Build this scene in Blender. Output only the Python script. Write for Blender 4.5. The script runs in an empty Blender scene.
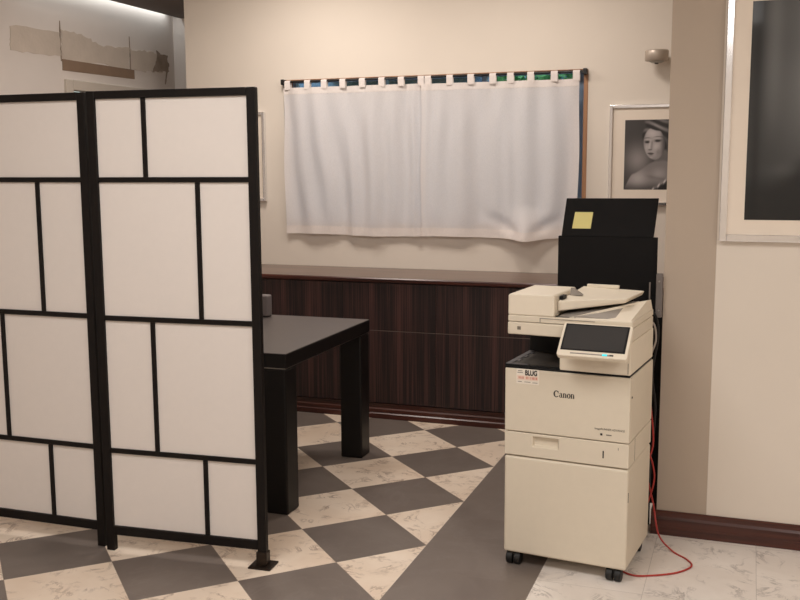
import bpy, bmesh, math, random
from mathutils import Vector, Matrix
random.seed(7)
SC = bpy.context.scene
COL = SC.collection
PI = math.pi

# ------------------------------------------------------------------ materials
def new_mat(name):
    m = bpy.data.materials.new(name); m.use_nodes = True
    nt = m.node_tree
    b = nt.nodes['Principled BSDF']
    return m, nt, b

def srgb(c):
    return tuple(((x/255)/12.92 if x/255 <= .04045 else (((x/255)+.055)/1.055)**2.4) for x in c) + (1,)

def plain(name, rgb, rough=.5, metal=0, var=.06, scale=12, bump=0, spec=.5, coat=0):
    m, nt, b = new_mat(name)
    N = nt.nodes; L = nt.links
    tc = N.new('ShaderNodeTexCoord'); no = N.new('ShaderNodeTexNoise')
    no.inputs['Scale'].default_value = scale; no.inputs['Detail'].default_value = 4
    L.new(tc.outputs['Object'], no.inputs['Vector'])
    rp = N.new('ShaderNodeValToRGB')
    c = srgb(rgb)
    rp.color_ramp.elements[0].position = .3; rp.color_ramp.elements[1].position = .7
    rp.color_ramp.elements[0].color = tuple(x*(1-var) for x in c[:3]) + (1,)
    rp.color_ramp.elements[1].color = tuple(min(1, x*(1+var)) for x in c[:3]) + (1,)
    L.new(no.outputs['Fac'], rp.inputs['Fac']); L.new(rp.outputs['Color'], b.inputs['Base Color'])
    b.inputs['Roughness'].default_value = rough; b.inputs['Metallic'].default_value = metal
    b.inputs['Specular IOR Level'].default_value = spec
    if coat: b.inputs['Coat Weight'].default_value = coat
    if bump:
        n2 = N.new('ShaderNodeTexNoise'); n2.inputs['Scale'].default_value = scale*8; n2.inputs['Detail'].default_value = 3
        L.new(tc.outputs['Object'], n2.inputs['Vector'])
        bp = N.new('ShaderNodeBump'); bp.inputs['Strength'].default_value = bump; bp.inputs['Distance'].default_value = .004
        L.new(n2.outputs['Fac'], bp.inputs['Height']); L.new(bp.outputs['Normal'], b.inputs['Normal'])
    return m

def wood(name, dark, light, axis, rough=.3, fx=120, coat=.0, lo=.42, hi=.72):
    """streaky dark veneer; axis = direction of the grain (0 x, 2 z)"""
    m, nt, b = new_mat(name); N = nt.nodes; L = nt.links
    tc = N.new('ShaderNodeTexCoord')
    mp = N.new('ShaderNodeMapping'); sc = [fx, fx, fx]; sc[axis] = 1.6
    mp.inputs['Scale'].default_value = sc
    L.new(tc.outputs['Object'], mp.inputs['Vector'])
    n1 = N.new('ShaderNodeTexNoise'); n1.inputs['Scale'].default_value = 1; n1.inputs['Detail'].default_value = 3; n1.inputs['Roughness'].default_value = .6
    L.new(mp.outputs['Vector'], n1.inputs['Vector'])
    mp2 = N.new('ShaderNodeMapping'); sc2 = [fx*.16]*3; sc2[axis] = .5; mp2.inputs['Scale'].default_value = sc2
    L.new(tc.outputs['Object'], mp2.inputs['Vector'])
    n2 = N.new('ShaderNodeTexNoise'); n2.inputs['Scale'].default_value = 1; n2.inputs['Detail'].default_value = 2
    L.new(mp2.outputs['Vector'], n2.inputs['Vector'])
    ad = N.new('ShaderNodeMath'); ad.operation = 'MULTIPLY_ADD'; ad.inputs[1].default_value = .55
    mu = N.new('ShaderNodeMath'); mu.operation = 'MULTIPLY'; mu.inputs[1].default_value = .5
    L.new(n2.outputs['Fac'], mu.inputs[0]); L.new(n1.outputs['Fac'], ad.inputs[0]); L.new(mu.outputs[0], ad.inputs[2])
    rp = N.new('ShaderNodeValToRGB'); e = rp.color_ramp.elements
    e[0].position = lo; e[0].color = srgb(dark); e[1].position = hi; e[1].color = srgb(light)
    L.new(ad.outputs[0], rp.inputs['Fac']); L.new(rp.outputs['Color'], b.inputs['Base Color'])
    b.inputs['Roughness'].default_value = rough
    if coat: b.inputs['Coat Weight'].default_value = coat; b.inputs['Coat Roughness'].default_value = .25
    return m

def emit(name, rgb, s):
    m, nt, b = new_mat(name)
    b.inputs['Base Color'].default_value = srgb(rgb); b.inputs['Emission Color'].default_value = srgb(rgb)
    b.inputs['Emission Strength'].default_value = s
    return m

class G:
    """little node-math helper"""
    def __init__(s, nt): s.nt = nt
    def m(s, op, a, b=None, c=None):
        n = s.nt.nodes.new('ShaderNodeMath'); n.operation = op
        for i, v in enumerate((a, b, c)):
            if v is None: continue
            if isinstance(v, (int, float)): n.inputs[i].default_value = v
            else: s.nt.links.new(v, n.inputs[i])
        return n.outputs[0]
    def noise(s, vec, scale, detail=4, rough=.55, dist=0):
        n = s.nt.nodes.new('ShaderNodeTexNoise'); n.inputs['Scale'].default_value = scale
        n.inputs['Detail'].default_value = detail; n.inputs['Roughness'].default_value = rough; n.inputs['Distortion'].default_value = dist
        s.nt.links.new(vec, n.inputs['Vector']); return n.outputs['Fac']
    def ramp(s, fac, *stops):
        n = s.nt.nodes.new('ShaderNodeValToRGB'); e = n.color_ramp.elements
        while len(e) < len(stops): e.new(.5)
        for i, (p, c) in enumerate(stops): e[i].position = p; e[i].color = c
        s.nt.links.new(fac, n.inputs['Fac']); return n.outputs['Color']
    def mix(s, fac, a, b):
        n = s.nt.nodes.new('ShaderNodeMix'); n.data_type = 'RGBA'
        for sock, v in ((n.inputs['Factor'], fac), (n.inputs['A'], a), (n.inputs['B'], b)):
            pass
        ins = {i.identifier: i for i in n.inputs}
        for k, v in (('Factor_Float', fac), ('A_Color', a), ('B_Color', b)):
            if isinstance(v, (float, int, tuple)): ins[k].default_value = v
            else: s.nt.links.new(v, ins[k])
        return [o for o in n.outputs if o.identifier == 'Result_Color'][0]

def marble_cols(g, vec, warm):
    """colour of veined marble at vec"""
    base = g.noise(vec, 2.2, 5, .6, .4)
    v1 = g.noise(vec, 6.5, 8, .68, 1.2)
    vein = g.m('SUBTRACT', 1.0, g.m('MINIMUM', 1.0, g.m('MULTIPLY', g.m('ABSOLUTE', g.m('SUBTRACT', v1, .5)), 26)))
    patch = g.noise(vec, 9, 3, .5)
    vein = g.m('MULTIPLY', vein, g.m('MAXIMUM', 0, g.m('MINIMUM', 1, g.m('MULTIPLY', g.m('SUBTRACT', patch, .47), 6))))
    if warm:
        c = g.ramp(base, (.3, srgb((222, 200, 178))), (.7, srgb((240, 224, 206))))
        return g.mix(g.m('MULTIPLY', vein, .75), c, srgb((122, 92, 76)))
    c = g.ramp(base, (.3, srgb((224, 213, 203))), (.72, srgb((246, 238, 230))))
    return g.mix(g.m('MULTIPLY', vein, .6), c, srgb((128, 118, 114)))

TILE = .4; HD = TILE/math.sqrt(2)*1.0
def stone_col(g, vec):
    n = g.noise(vec, 3, 6, .6, .6)
    c = g.ramp(n, (.3, srgb((110, 98, 91))), (.7, srgb((126, 115, 107))))
    v = g.noise(vec, 2.0, 6, .6, 1.5)
    vein = g.m('SUBTRACT', 1.0, g.m('MINIMUM', 1.0, g.m('MULTIPLY', g.m('ABSOLUTE', g.m('SUBTRACT', v, .5)), 60)))
    return g.mix(g.m('MULTIPLY', vein, .12), c, srgb((150, 142, 136)))

def floor_checker():
    m, nt, b = new_mat('checker_marble'); g = G(nt); N = nt.nodes; L = nt.links
    tc = N.new('ShaderNodeTexCoord'); sp = N.new('ShaderNodeSeparateXYZ'); L.new(tc.outputs['Object'], sp.inputs[0])
    X, Y = sp.outputs[0], sp.outputs[1]
    k = 1/(2*HD)
    a = g.m('MULTIPLY', g.m('ADD', X, Y), k); bb = g.m('MULTIPLY', g.m('SUBTRACT', X, Y), k)
    fa, fb = g.m('FLOOR', a), g.m('FLOOR', bb)
    par = g.m('MODULO', g.m('ADD', g.m('ADD', fa, fb), 200), 2)
    par = g.m('ROUND', par)
    # each tile is cut from another place of the slab
    off = N.new('ShaderNodeCombineXYZ')
    L.new(g.m('MULTIPLY', fa, 3.7), off.inputs[0]); L.new(g.m('MULTIPLY', fb, 5.3), off.inputs[1])
    va = N.new('ShaderNodeVectorMath'); va.operation = 'ADD'
    L.new(tc.outputs['Object'], va.inputs[0]); L.new(off.outputs[0], va.inputs[1])
    light = marble_cols(g, va.outputs[0], True)
    dark = stone_col(g, va.outputs[0])
    wn = N.new('ShaderNodeTexWhiteNoise'); wn.noise_dimensions = '2D'; L.new(off.outputs[0], wn.inputs['Vector'])
    dark = g.mix(g.m('MULTIPLY', wn.outputs['Value'], .35), dark, srgb((95, 87, 82)))
    c = g.mix(par, dark, light)
    ea = g.m('ABSOLUTE', g.m('SUBTRACT', g.m('FRACT', a), .5)); eb = g.m('ABSOLUTE', g.m('SUBTRACT', g.m('FRACT', bb), .5))
    gr = g.m('GREATER_THAN', g.m('MAXIMUM', ea, eb), .4965)
    c = g.mix(g.m('MULTIPLY', gr, .6), c, srgb((120, 104, 92)))
    L.new(c, b.inputs['Base Color'])
    ro = g.noise(tc.outputs['Object'], 5, 3)
    L.new(g.m('MULTIPLY_ADD', ro, .15, .27), b.inputs['Roughness']); b.inputs['Specular IOR Level'].default_value = .4
    return m

def floor_plain(name, stone, sx, sy, ox, oy):
    m, nt, b = new_mat(name); g = G(nt); N = nt.nodes; L = nt.links
    tc = N.new('ShaderNodeTexCoord'); sp = N.new('ShaderNodeSeparateXYZ'); L.new(tc.outputs['Object'], sp.inputs[0])
    a = g.m('DIVIDE', g.m('SUBTRACT', sp.outputs[0], ox), sx); bb = g.m('DIVIDE', g.m('SUBTRACT', sp.outputs[1], oy), sy)
    off = N.new('ShaderNodeCombineXYZ')
    L.new(g.m('MULTIPLY', g.m('FLOOR', a), 2.7), off.inputs[0]); L.new(g.m('MULTIPLY', g.m('FLOOR', bb), 4.1), off.inputs[1])
    va = N.new('ShaderNodeVectorMath'); va.operation = 'ADD'
    L.new(tc.outputs['Object'], va.inputs[0]); L.new(off.outputs[0], va.inputs[1])
    c = stone_col(g, va.outputs[0]) if stone else marble_cols(g, va.outputs[0], False)
    ea = g.m('GREATER_THAN', g.m('ABSOLUTE', g.m('SUBTRACT', g.m('FRACT', a), .5)), .5-.0012/sx)
    eb = g.m('GREATER_THAN', g.m('ABSOLUTE', g.m('SUBTRACT', g.m('FRACT', bb), .5)), .5-.0012/sy)
    gr = g.m('MAXIMUM', ea, eb)
    c = g.mix(g.m('MULTIPLY', gr, .4), c, srgb((128, 118, 110)))
    L.new(c, b.inputs['Base Color'])
    ro = g.noise(tc.outputs['Object'], 5, 3)
    L.new(g.m('MULTIPLY_ADD', ro, .15, .25), b.inputs['Roughness']); b.inputs['Specular IOR Level'].default_value = .4
    return m

def vcol_mat(name, rough=.35):
    m, nt, b = new_mat(name)
    a = nt.nodes.new('ShaderNodeAttribute'); a.attribute_name = 'tone'
    no = nt.nodes.new('ShaderNodeTexNoise'); no.inputs['Scale'].default_value = 300
    mx = nt.nodes.new('ShaderNodeMix'); mx.data_type = 'RGBA'; mx.blend_type = 'SOFT_LIGHT'
    ins = {i.identifier: i for i in mx.inputs}; ins['Factor_Float'].default_value = .15
    nt.links.new(a.outputs['Color'], ins['A_Color']); nt.links.new(no.outputs['Color'], ins['B_Color'])
    nt.links.new([o for o in mx.outputs if o.identifier == 'Result_Color'][0], b.inputs['Base Color'])
    b.inputs['Roughness'].default_value = rough; b.inputs['Coat Weight'].default_value = .25; b.inputs['Specular IOR Level'].default_value = .2; b.inputs['Coat Roughness'].default_value = .05
    return m

def cloth_mat(name, rgb, trans):
    m, nt, b = new_mat(name); N = nt.nodes; L = nt.links
    tc = N.new('ShaderNodeTexCoord'); w = N.new('ShaderNodeTexNoise'); w.inputs['Scale'].default_value = 420
    mp = N.new('ShaderNodeMapping'); mp.inputs['Scale'].default_value = (1, .3, .25); L.new(tc.outputs['Object'], mp.inputs['Vector']); L.new(mp.outputs['Vector'], w.inputs['Vector'])
    rp = N.new('ShaderNodeValToRGB'); c = srgb(rgb)
    rp.color_ramp.elements[0].color = tuple(x*.94 for x in c[:3])+(1,); rp.color_ramp.elements[1].color = c
    rp.color_ramp.elements[0].position = .35; rp.color_ramp.elements[1].position = .6
    L.new(w.outputs['Fac'], rp.inputs['Fac']); L.new(rp.outputs['Color'], b.inputs['Base Color'])
    b.inputs['Roughness'].default_value = .9; b.inputs['Specular IOR Level'].default_value = .1
    tr = N.new('ShaderNodeBsdfTranslucent'); L.new(rp.outputs['Color'], tr.inputs['Color'])
    mx = N.new('ShaderNodeMixShader'); mx.inputs[0].default_value = trans
    L.new(b.outputs[0], mx.inputs[1]); L.new(tr.outputs[0], mx.inputs[2])
    L.new(mx.outputs[0], N['Material Output'].inputs['Surface'])
    return m

def glass_mat(name):
    m, nt, b = new_mat(name); N = nt.nodes; L = nt.links
    t = N.new('ShaderNodeBsdfTransparent'); t.inputs['Color'].default_value = (.86, .92, .93, 1)
    gl = N.new('ShaderNodeBsdfGlossy'); gl.inputs['Roughness'].default_value = .03
    fr = N.new('ShaderNodeFresnel'); fr.inputs['IOR'].default_value = 1.45
    mx = N.new('ShaderNodeMixShader'); L.new(fr.outputs[0], mx.inputs[0]); L.new(t.outputs[0], mx.inputs[1]); L.new(gl.outputs[0], mx.inputs[2])
    L.new(mx.outputs[0], N['Material Output'].inputs['Surface'])
    return m

M = {}
M['wall'] = plain('warm_white_paint', (228, 217, 204), .85, var=.012, scale=3, bump=.05, spec=.2)
M['wall_taupe'] = plain('taupe_paint', (186, 170, 154), .85, var=.012, scale=3, bump=.05, spec=.2)
M['wall_side'] = plain('pale_grey_paint', (226, 217, 210), .85, var=.02, scale=3, bump=.05, spec=.2)
M['ceiling'] = plain('ceiling_paint', (232, 224, 214), .9, var=.01)
M['soffit'] = plain('dark_taupe_paint', (112, 100, 94), .8, var=.03)
M['plaster'] = plain('bare_plaster', (206, 193, 180), .95, var=.08, scale=5, bump=.3, spec=.1)
M['plaster_dark'] = plain('crumbled_mortar', (156, 140, 126), .95, var=.2, scale=14, bump=.6, spec=.1)
M['board_brown'] = plain('brown_lintel_board', (142, 118, 98), .7, var=.06)
M['door_paint'] = plain('door_frame_paint', (206, 196, 184), .5, var=.02)
M['door_dark'] = plain('dark_door', (74, 68, 60), .6)
M['cab'] = wood('zebra_veneer_dark', (24, 10, 10), (88, 54, 49), 2, .48, 150, lo=.47, hi=.72)
M['cab_top'] = wood('veneer_top_sheen', (76, 54, 46), (122, 92, 78), 0, .3, 60, coat=.4)  # same wood as the fronts, wall reflection painted in as a lighter brown
M['cab_edge'] = wood('veneer_edge', (44, 17, 12), (96, 44, 32), 0, .32, 90)
M['seam'] = plain('pale_seam_strip', (128, 116, 108), .4, metal=.5)
M['skirting'] = wood('dark_red_skirting', (34, 15, 11), (96, 48, 36), 0, .3, 90, lo=.35, hi=.78)
M['checker'] = floor_checker()
M['border'] = floor_plain('grey_stone_border', True, .498, .62, .566, -.75)
M['marble'] = floor_plain('white_marble', False, .392, .6, 1.064, -.72)
M['black_lacquer'] = plain('black_lacquered_wood', (17, 12, 10), .5, var=.1, spec=.25)
M['paper'] = plain('white_screen_sheet', (228, 219, 212), .7, var=.008, scale=40, spec=.25)
M['foot'] = plain('dark_bronze_foot', (48, 38, 30), .4, metal=.6)
M['table_top'] = plain('grey_brown_laminate', (86, 78, 75), .42, var=.05, scale=60)
M['table_black'] = plain('black_table_wood', (15, 12, 11), .42, var=.1, spec=.3)
M['alu'] = plain('brushed_aluminium', (160, 156, 150), .3, metal=1, var=.04)
M['chrome'] = plain('polished_silver', (238, 238, 240), .15, metal=1, var=.02)
M['mat_board'] = plain('cream_mat_board', (238, 224, 208), .8, var=.01)
M['grey_plastic'] = plain('grey_plastic', (116, 108, 107), .5, var=.03)
M['pr_white'] = plain('off_white_plastic', (222, 210, 190), .5, var=.012, scale=30)
M['pr_light'] = plain('light_plastic', (232, 220, 200), .5, var=.012, scale=30)
M['pr_grey'] = plain('warm_grey_plastic', (150, 142, 134), .5, var=.03)
M['pr_black'] = plain('black_plastic', (17, 16, 16), .5, var=.08, spec=.25)
M['pr_lip'] = plain('dark_grey_plastic', (62, 58, 60), .5, var=.05)
M['pr_inner'] = plain('printer_shadow_plastic', (58, 52, 46), .7)
M['rubber'] = plain('black_rubber', (17, 15, 14), .55)
M['lcd'] = plain('dark_glass_screen', (58, 57, 57), .22, var=.02)
M['led'] = emit('cyan_led', (60, 200, 210), .7)
M['led_white'] = emit('white_led', (250, 252, 255), 1.0)
M['ink'] = plain('black_ink', (34, 30, 28), .7)
M['ink_grey'] = plain('grey_ink', (120, 112, 100), .7)
M['ink_red'] = plain('red_ink', (206, 136, 118), .7)
M['label'] = plain('label_paper', (236, 226, 212), .7, var=.02)
M['label_pink'] = plain('label_band', (236, 212, 194), .7, var=.02)
M['board'] = plain('matt_black_board', (21, 19, 19), .75, var=.06, spec=.2)
M['note'] = plain('yellow_paper', (230, 218, 146), .8, var=.02)
M['cable_red'] = plain('red_cable', (176, 52, 44), .45)
M['cable_black'] = plain('black_cable', (22, 20, 20), .5)
M['cable_grey'] = plain('grey_cable', (176, 164, 154), .5)
M['steel_grey'] = plain('grey_bracket_metal', (120, 112, 108), .5, metal=.4)
M['print'] = vcol_mat('photographic_print')
M['cloth'] = cloth_mat('white_curtain_cloth', (240, 233, 230), .27)
M['hem'] = cloth_mat('white_doubled_hem', (240, 230, 224), .12)
M['rod'] = plain('black_rod', (18, 15, 14), .4)
M['wood_pale'] = wood('pale_window_wood', (150, 104, 72), (190, 142, 104), 2, .45, 60)
M['win_frame'] = plain('blue_grey_window_frame', (128, 148, 172), .5)
M['glass'] = glass_mat('window_glass')
M['steel'] = plain('satin_nickel', (186, 172, 158), .4, metal=.35, var=.05)
M['leaf'] = plain('green_leaves', (96, 160, 92), .5, var=.5, scale=6)
M['bark'] = plain('brown_bark', (74, 58, 44), .9, bump=.4)
M['eave'] = plain('dark_eave', (34, 32, 34), .8)
M['facade'] = plain('blue_grey_render', (92, 122, 150), .9)

# ------------------------------------------------------------------ mesh helpers
def box(bm, x0, x1, y0, y1, z0, z1, mi=0, Mx=None):
    vs = [bm.verts.new((x, y, z)) for z in (z0, z1) for y in (y0, y1) for x in (x0, x1)]
    if Mx is not None:
        for v in vs: v.co = Mx @ v.co
    for f in ((0, 2, 3, 1), (4, 5, 7, 6), (0, 1, 5, 4), (2, 6, 7, 3), (0, 4, 6, 2), (1, 3, 7, 5)):
        fc = bm.faces.new([vs[i] for i in f]); fc.material_index = mi
    return vs

def prism(bm, poly, axis, d0, d1, mi=0):
    """poly: 2-D points; axis 0 -> (y,z), 1 -> (x,z), 2 -> (x,y)"""
    def P(p, d):
        return {0: (d, p[0], p[1]), 1: (p[0], d, p[1]), 2: (p[0], p[1], d)}[axis]
    a = [bm.verts.new(P(p, d0)) for p in poly]; b = [bm.verts.new(P(p, d1)) for p in poly]
    n = len(poly)
    fs = [bm.faces.new(a), bm.faces.new(list(reversed(b)))]
    for i in range(n): fs.append(bm.faces.new((a[i], b[i], b[(i+1) % n], a[(i+1) % n])))
    for f in fs: f.material_index = mi
    bmesh.ops.recalc_face_normals(bm, faces=fs)

def hull8(bm, pts, mi=0):
    """box-like solid from 8 points, bottom four then top four, both going round"""
    v = [bm.verts.new(p) for p in pts]
    fs = [bm.faces.new(v[:4]), bm.faces.new(v[4:])]
    for i in range(4): fs.append(bm.faces.new((v[i], v[(i+1) % 4], v[4+(i+1) % 4], v[4+i])))
    for f in fs: f.material_index = mi
    bmesh.ops.recalc_face_normals(bm, faces=fs)

def lathe(bm, prof, seg=32, c=(0, 0, 0), mi=0):
    rings = []
    for r, z in prof:
        rings.append([bm.verts.new((c[0]+r*math.cos(2*PI*k/seg), c[1]+r*math.sin(2*PI*k/seg), c[2]+z)) for k in range(seg)])
    fs = []
    for a, b in zip(rings, rings[1:]):
        for k in range(seg): fs.append(bm.faces.new((a[k], a[(k+1) % seg], b[(k+1) % seg], b[k])))
    fs.append(bm.faces.new(rings[0])); fs.append(bm.faces.new(rings[-1]))
    for f in fs: f.material_index = mi; f.smooth = True
    bmesh.ops.recalc_face_normals(bm, faces=fs)

def cyl(bm, p0, p1, r, seg=20, mi=0):
    tube(bm, [p0, p1], r, seg, mi, smooth=False)

def catmull(pts, n):
    pts = [Vector(p) for p in pts]; out = []
    P = [pts[0]*2-pts[1]] + pts + [pts[-1]*2-pts[-2]]
    for i in range(1, len(P)-2):
        for k in range(n):
            t = k/n; a, b, c, d = P[i-1:i+3]
            out.append(.5*((2*b)+(c-a)*t+(2*a-5*b+4*c-d)*t*t+(3*b-a-3*c+d)*t**3))
    out.append(pts[-1]); return out

def tube(bm, pts, r, seg=8, mi=0, smooth=True):
    pts = [Vector(p) for p in pts]; rings = []; up = Vector((0, 0, 1))
    t0 = (pts[1]-pts[0]).normalized()
    n = t0.cross(up)
    if n.length < 1e-3: n = t0.cross(Vector((1, 0, 0)))
    n.normalize()
    for i, p in enumerate(pts):
        t = (pts[min(i+1, len(pts)-1)]-pts[max(i-1, 0)]).normalized()
        n = (n - t*n.dot(t)).normalized(); b = t.cross(n)
        rings.append([bm.verts.new(p+n*r*math.cos(2*PI*k/seg)+b*r*math.sin(2*PI*k/seg)) for k in range(seg)])
    fs = []
    for a, b in zip(rings, rings[1:]):
        for k in range(seg):
            f = bm.faces.new((a[k], a[(k+1) % seg], b[(k+1) % seg], b[k])); f.smooth = smooth; fs.append(f)
    fs += [bm.faces.new(rings[0]), bm.faces.new(list(reversed(rings[-1])))]
    for f in fs: f.material_index = mi
    bmesh.ops.recalc_face_normals(bm, faces=fs)

def obj(name, bm, mats, parent=None, bev=0, seg=2, loc=None, rot=None):
    me = bpy.data.meshes.new(name); bm.normal_update(); bm.to_mesh(me); bm.free()
    if not isinstance(mats, (list, tuple)): mats = [mats]
    for m in mats: me.materials.append(M[m])
    o = bpy.data.objects.new(name, me); COL.objects.link(o)
    if parent is not None: o.parent = parent
    if loc: o.location = loc
    if rot: o.rotation_euler = rot
    if bev:
        md = o.modifiers.new('bevel', 'BEVEL'); md.width = bev; md.segments = seg; md.limit_method = 'ANGLE'; md.angle_limit = math.radians(40)
        md.harden_normals = False
    return o

def bobj(name, b, mats, parent=None, bev=0, **k):
    bm = bmesh.new(); box(bm, *b); return obj(name, bm, mats, parent, bev, **k)

def tag(o, label=None, cat=None, group=None, kind=None):
    if label: o['label'] = label
    if cat: o['category'] = cat
    if group: o['group'] = group
    if kind: o['kind'] = kind
    return o

def thing(name, label, cat, loc=(0, 0, 0), rz=0, group=None):
    o = bpy.data.objects.new(name, None); COL.objects.link(o); o.empty_display_size = .1
    o.location = loc; o.rotation_euler = (0, 0, rz)
    return tag(o, label, cat, group)

def struct(name, bm, mats, bev=0, parent=None):
    o = obj(name, bm, mats, parent, bev)
    if parent is None: o['kind'] = 'structure'
    return o

def text(name, s, size, mat, parent, loc, rot=(PI/2, 0, 0), ext=.0006, bold=0, sx=1, shear=0):
    cu = bpy.data.curves.new(name, 'FONT'); cu.body = s; cu.size = size; cu.extrude = ext; cu.offset = bold; cu.shear = shear
    cu.align_x = 'LEFT'; cu.resolution_u = 4
    t = bpy.data.objects.new(name+'_tmp', cu); COL.objects.link(t)
    bpy.context.view_layer.update()
    me = bpy.data.meshes.new_from_object(t.evaluated_get(bpy.context.evaluated_depsgraph_get()))
    bpy.data.objects.remove(t)
    me.materials.clear(); me.materials.append(M[mat])
    for v in me.vertices: v.co.x *= sx
    o = bpy.data.objects.new(name, me); COL.objects.link(o); o.parent = parent; o.location = loc; o.rotation_euler = rot
    return o

# ------------------------------------------------------------------ the room
YB = 1.30        # face of the window wall
YR = -.67        # face of the wall on the right
HC = 2.95        # ceiling height
XL = -2.6        # corridor wall on the left
XE = -2.0        # left end of the window wall

bm = bmesh.new()
def fq(x0, x1, y0, y1, mi):
    f = bm.faces.new([bm.verts.new(p) for p in ((x0, y0, 0), (x1, y0, 0), (x1, y1, 0), (x0, y1, 0))]); f.material_index = mi
for r in ((-2.6, .5657, -8, 2.1, 0), (.5657, 1.064, -8, 1.55, 1), (1.064, 5, -8, 1.55, 2)): fq(*r)
struct('floor', bm, ['checker', 'border', 'marble'])

bm = bmesh.new(); box(bm, -2.7, 5.1, -8.1, 2.2, HC, HC+.1); struct('ceiling', bm, 'ceiling')

# window wall with its opening
WX0, WX1, WZ0, WZ1 = -1.245, .808, 1.17, 2.135
bm = bmesh.new()
box(bm, XE, WX0, YB, YB+.25, 0, HC); box(bm, WX1, 2.9, YB, YB+.25, 0, HC)
box(bm, WX0, WX1, YB, YB+.25, 0, WZ0); box(bm, WX0, WX1, YB, YB+.25, WZ1, HC)
struct('wall_back', bm, 'wall')
# return that closes the corridor, corridor end
bm = bmesh.new(); box(bm, XE, XE+.12, YB+.25, 2.1, 0, HC); struct('wall_corridor', bm, 'wall_side')
bm = bmesh.new(); box(bm, XL-.1, XE+.12, 2.05+.05, 2.2, 0, HC); struct('wall_end', bm, 'wall_side')

# left wall with a doorway
DY0, DY1, DZ = .80, 1.62, 2.085
bm = bmesh.new()
box(bm, XL-.12, XL, -8.1, DY0, 0, HC); box(bm, XL-.12, XL, DY1, 2.1, 0, HC); box(bm, XL-.12, XL, DY0, DY1, DZ, HC)
wl = struct('wall_left', bm, 'wall_side')
def patch(name, poly, mat, t, m2=None):
    b2 = bmesh.new(); prism(b2, poly, 0, XL-.002, XL+t); return obj(name, b2, mat, wl)
rr = random.Random(3)
def rag(pts, n, amp):
    out = []
    for i, p in enumerate(pts):
        q = pts[(i+1) % len(pts)]
        for k in range(n):
            t = k/n; out.append((p[0]+(q[0]-p[0])*t+rr.uniform(-amp, amp), p[1]+(q[1]-p[1])*t+rr.uniform(-amp, amp)))
    return out
patch('bare_plaster_patch', rag([(.25, 2.28), (.72, 2.288), (.72, 2.45), (.25, 2.43)], 9, .007), 'plaster', .003)
patch('bare_plaster_patch', rag([(.735, 2.275), (1.49, 2.278), (1.50, 2.43), (1.15, 2.41), (.95, 2.46), (.735, 2.47)], 8, .010), 'plaster', .003)
patch('bare_plaster_patch', rag([(1.51, 2.28), (1.72, 2.275), (1.93, 2.29), (1.95, 2.42), (1.72, 2.43), (1.51, 2.42)], 8, .010), 'plaster', .003)
patch('crumbled_mortar_patch', rag([(1.80, 2.285), (2.02, 2.30), (2.0, 2.42), (1.86, 2.44)], 8, .012), 'plaster_dark', .0045)
for p in ([(.722, 2.26), (.731, 2.26), (.729, 2.52), (.723, 2.52)], [(1.50, 2.27), (1.512, 2.27), (1.508, 2.51), (1.502, 2.51)], [(1.955, 2.2), (1.966, 2.2), (2.0, 2.30), (1.985, 2.31)]):
    patch('wall_crack', rag(p, 4, .003), 'plaster_dark', .004)
patch('lintel_board', [(.735, 2.20), (1.551, 2.207), (1.551, 2.274), (.735, 2.274)], 'board_brown', .004)
dr = bpy.data.objects.new('door_1', None); COL.objects.link(dr); dr['kind'] = 'structure'
bm = bmesh.new()
box(bm, XL-.06, XL+.02, DY0-.055, DY0+.02, 0, DZ+.06); box(bm, XL-.06, XL+.02, DY1-.02, DY1+.055, 0, DZ+.06); box(bm, XL-.06, XL+.02, DY0+.02, DY1-.02, DZ-.01, DZ+.06)
obj('door_frame', bm, 'door_paint', dr, .006)
bm = bmesh.new(); box(bm, XL-.11, XL-.065, DY0+.02, DY1-.02, .01, DZ-.01)
for z0, z1 in ((.2, .95), (1.1, 1.9)): box(bm, XL-.07, XL-.058, DY0+.14, DY1-.14, z0, z1)
obj('door_leaf', bm, 'door_dark', dr, .004)

# dropped dark ceiling over the corridor with a light cove along the wall
bm = bmesh.new(); box(bm, XL+.075, XE, .2, 2.1, 2.717, 2.77); struct('trim_1', bm, 'soffit')
bm = bmesh.new(); box(bm, XL, XL+.012, .25, 2.05, 2.775, 2.787)
tag(obj('led_strip', bm, 'led_white'), 'thin lit light strip hidden in the ceiling cove above the left wall', 'light strip')

# right wall: taupe strip, then white paint; and what closes the room
bm = bmesh.new()
box(bm, 1.446, 1.648, YR, YR+.22, 0, HC, 1); box(bm, 1.648, 5, YR, YR+.22, 0, HC, 0)
struct('wall_right', bm, ['wall', 'wall_taupe'])
bm = bmesh.new(); box(bm, 2.8, 2.9, YR+.22, YB, 0, HC); struct('wall_alcove', bm, 'wall')
bm = bmesh.new(); box(bm, 5, 5.1, -8.1, YR+.22, 0, HC); struct('wall_far_right', bm, 'wall')
bm = bmesh.new(); box(bm, -2.6, 5, -8.1, -8, 0, HC); struct('wall_front', bm, 'wall')

SK = [(0, 0), (-.026, 0), (-.026, .030), (-.020, .036), (-.020, .068), (-.013, .078), (-.013, .094), (-.006, .100), (0, .100)]
bm = bmesh.new(); prism(bm, [(YR+p[0], p[1]) for p in SK], 0, 1.424, 5)
box(bm, 1.424, 1.446, YR, YR+.20, 0, .10)
struct('baseboard_right', bm, 'skirting')

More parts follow.
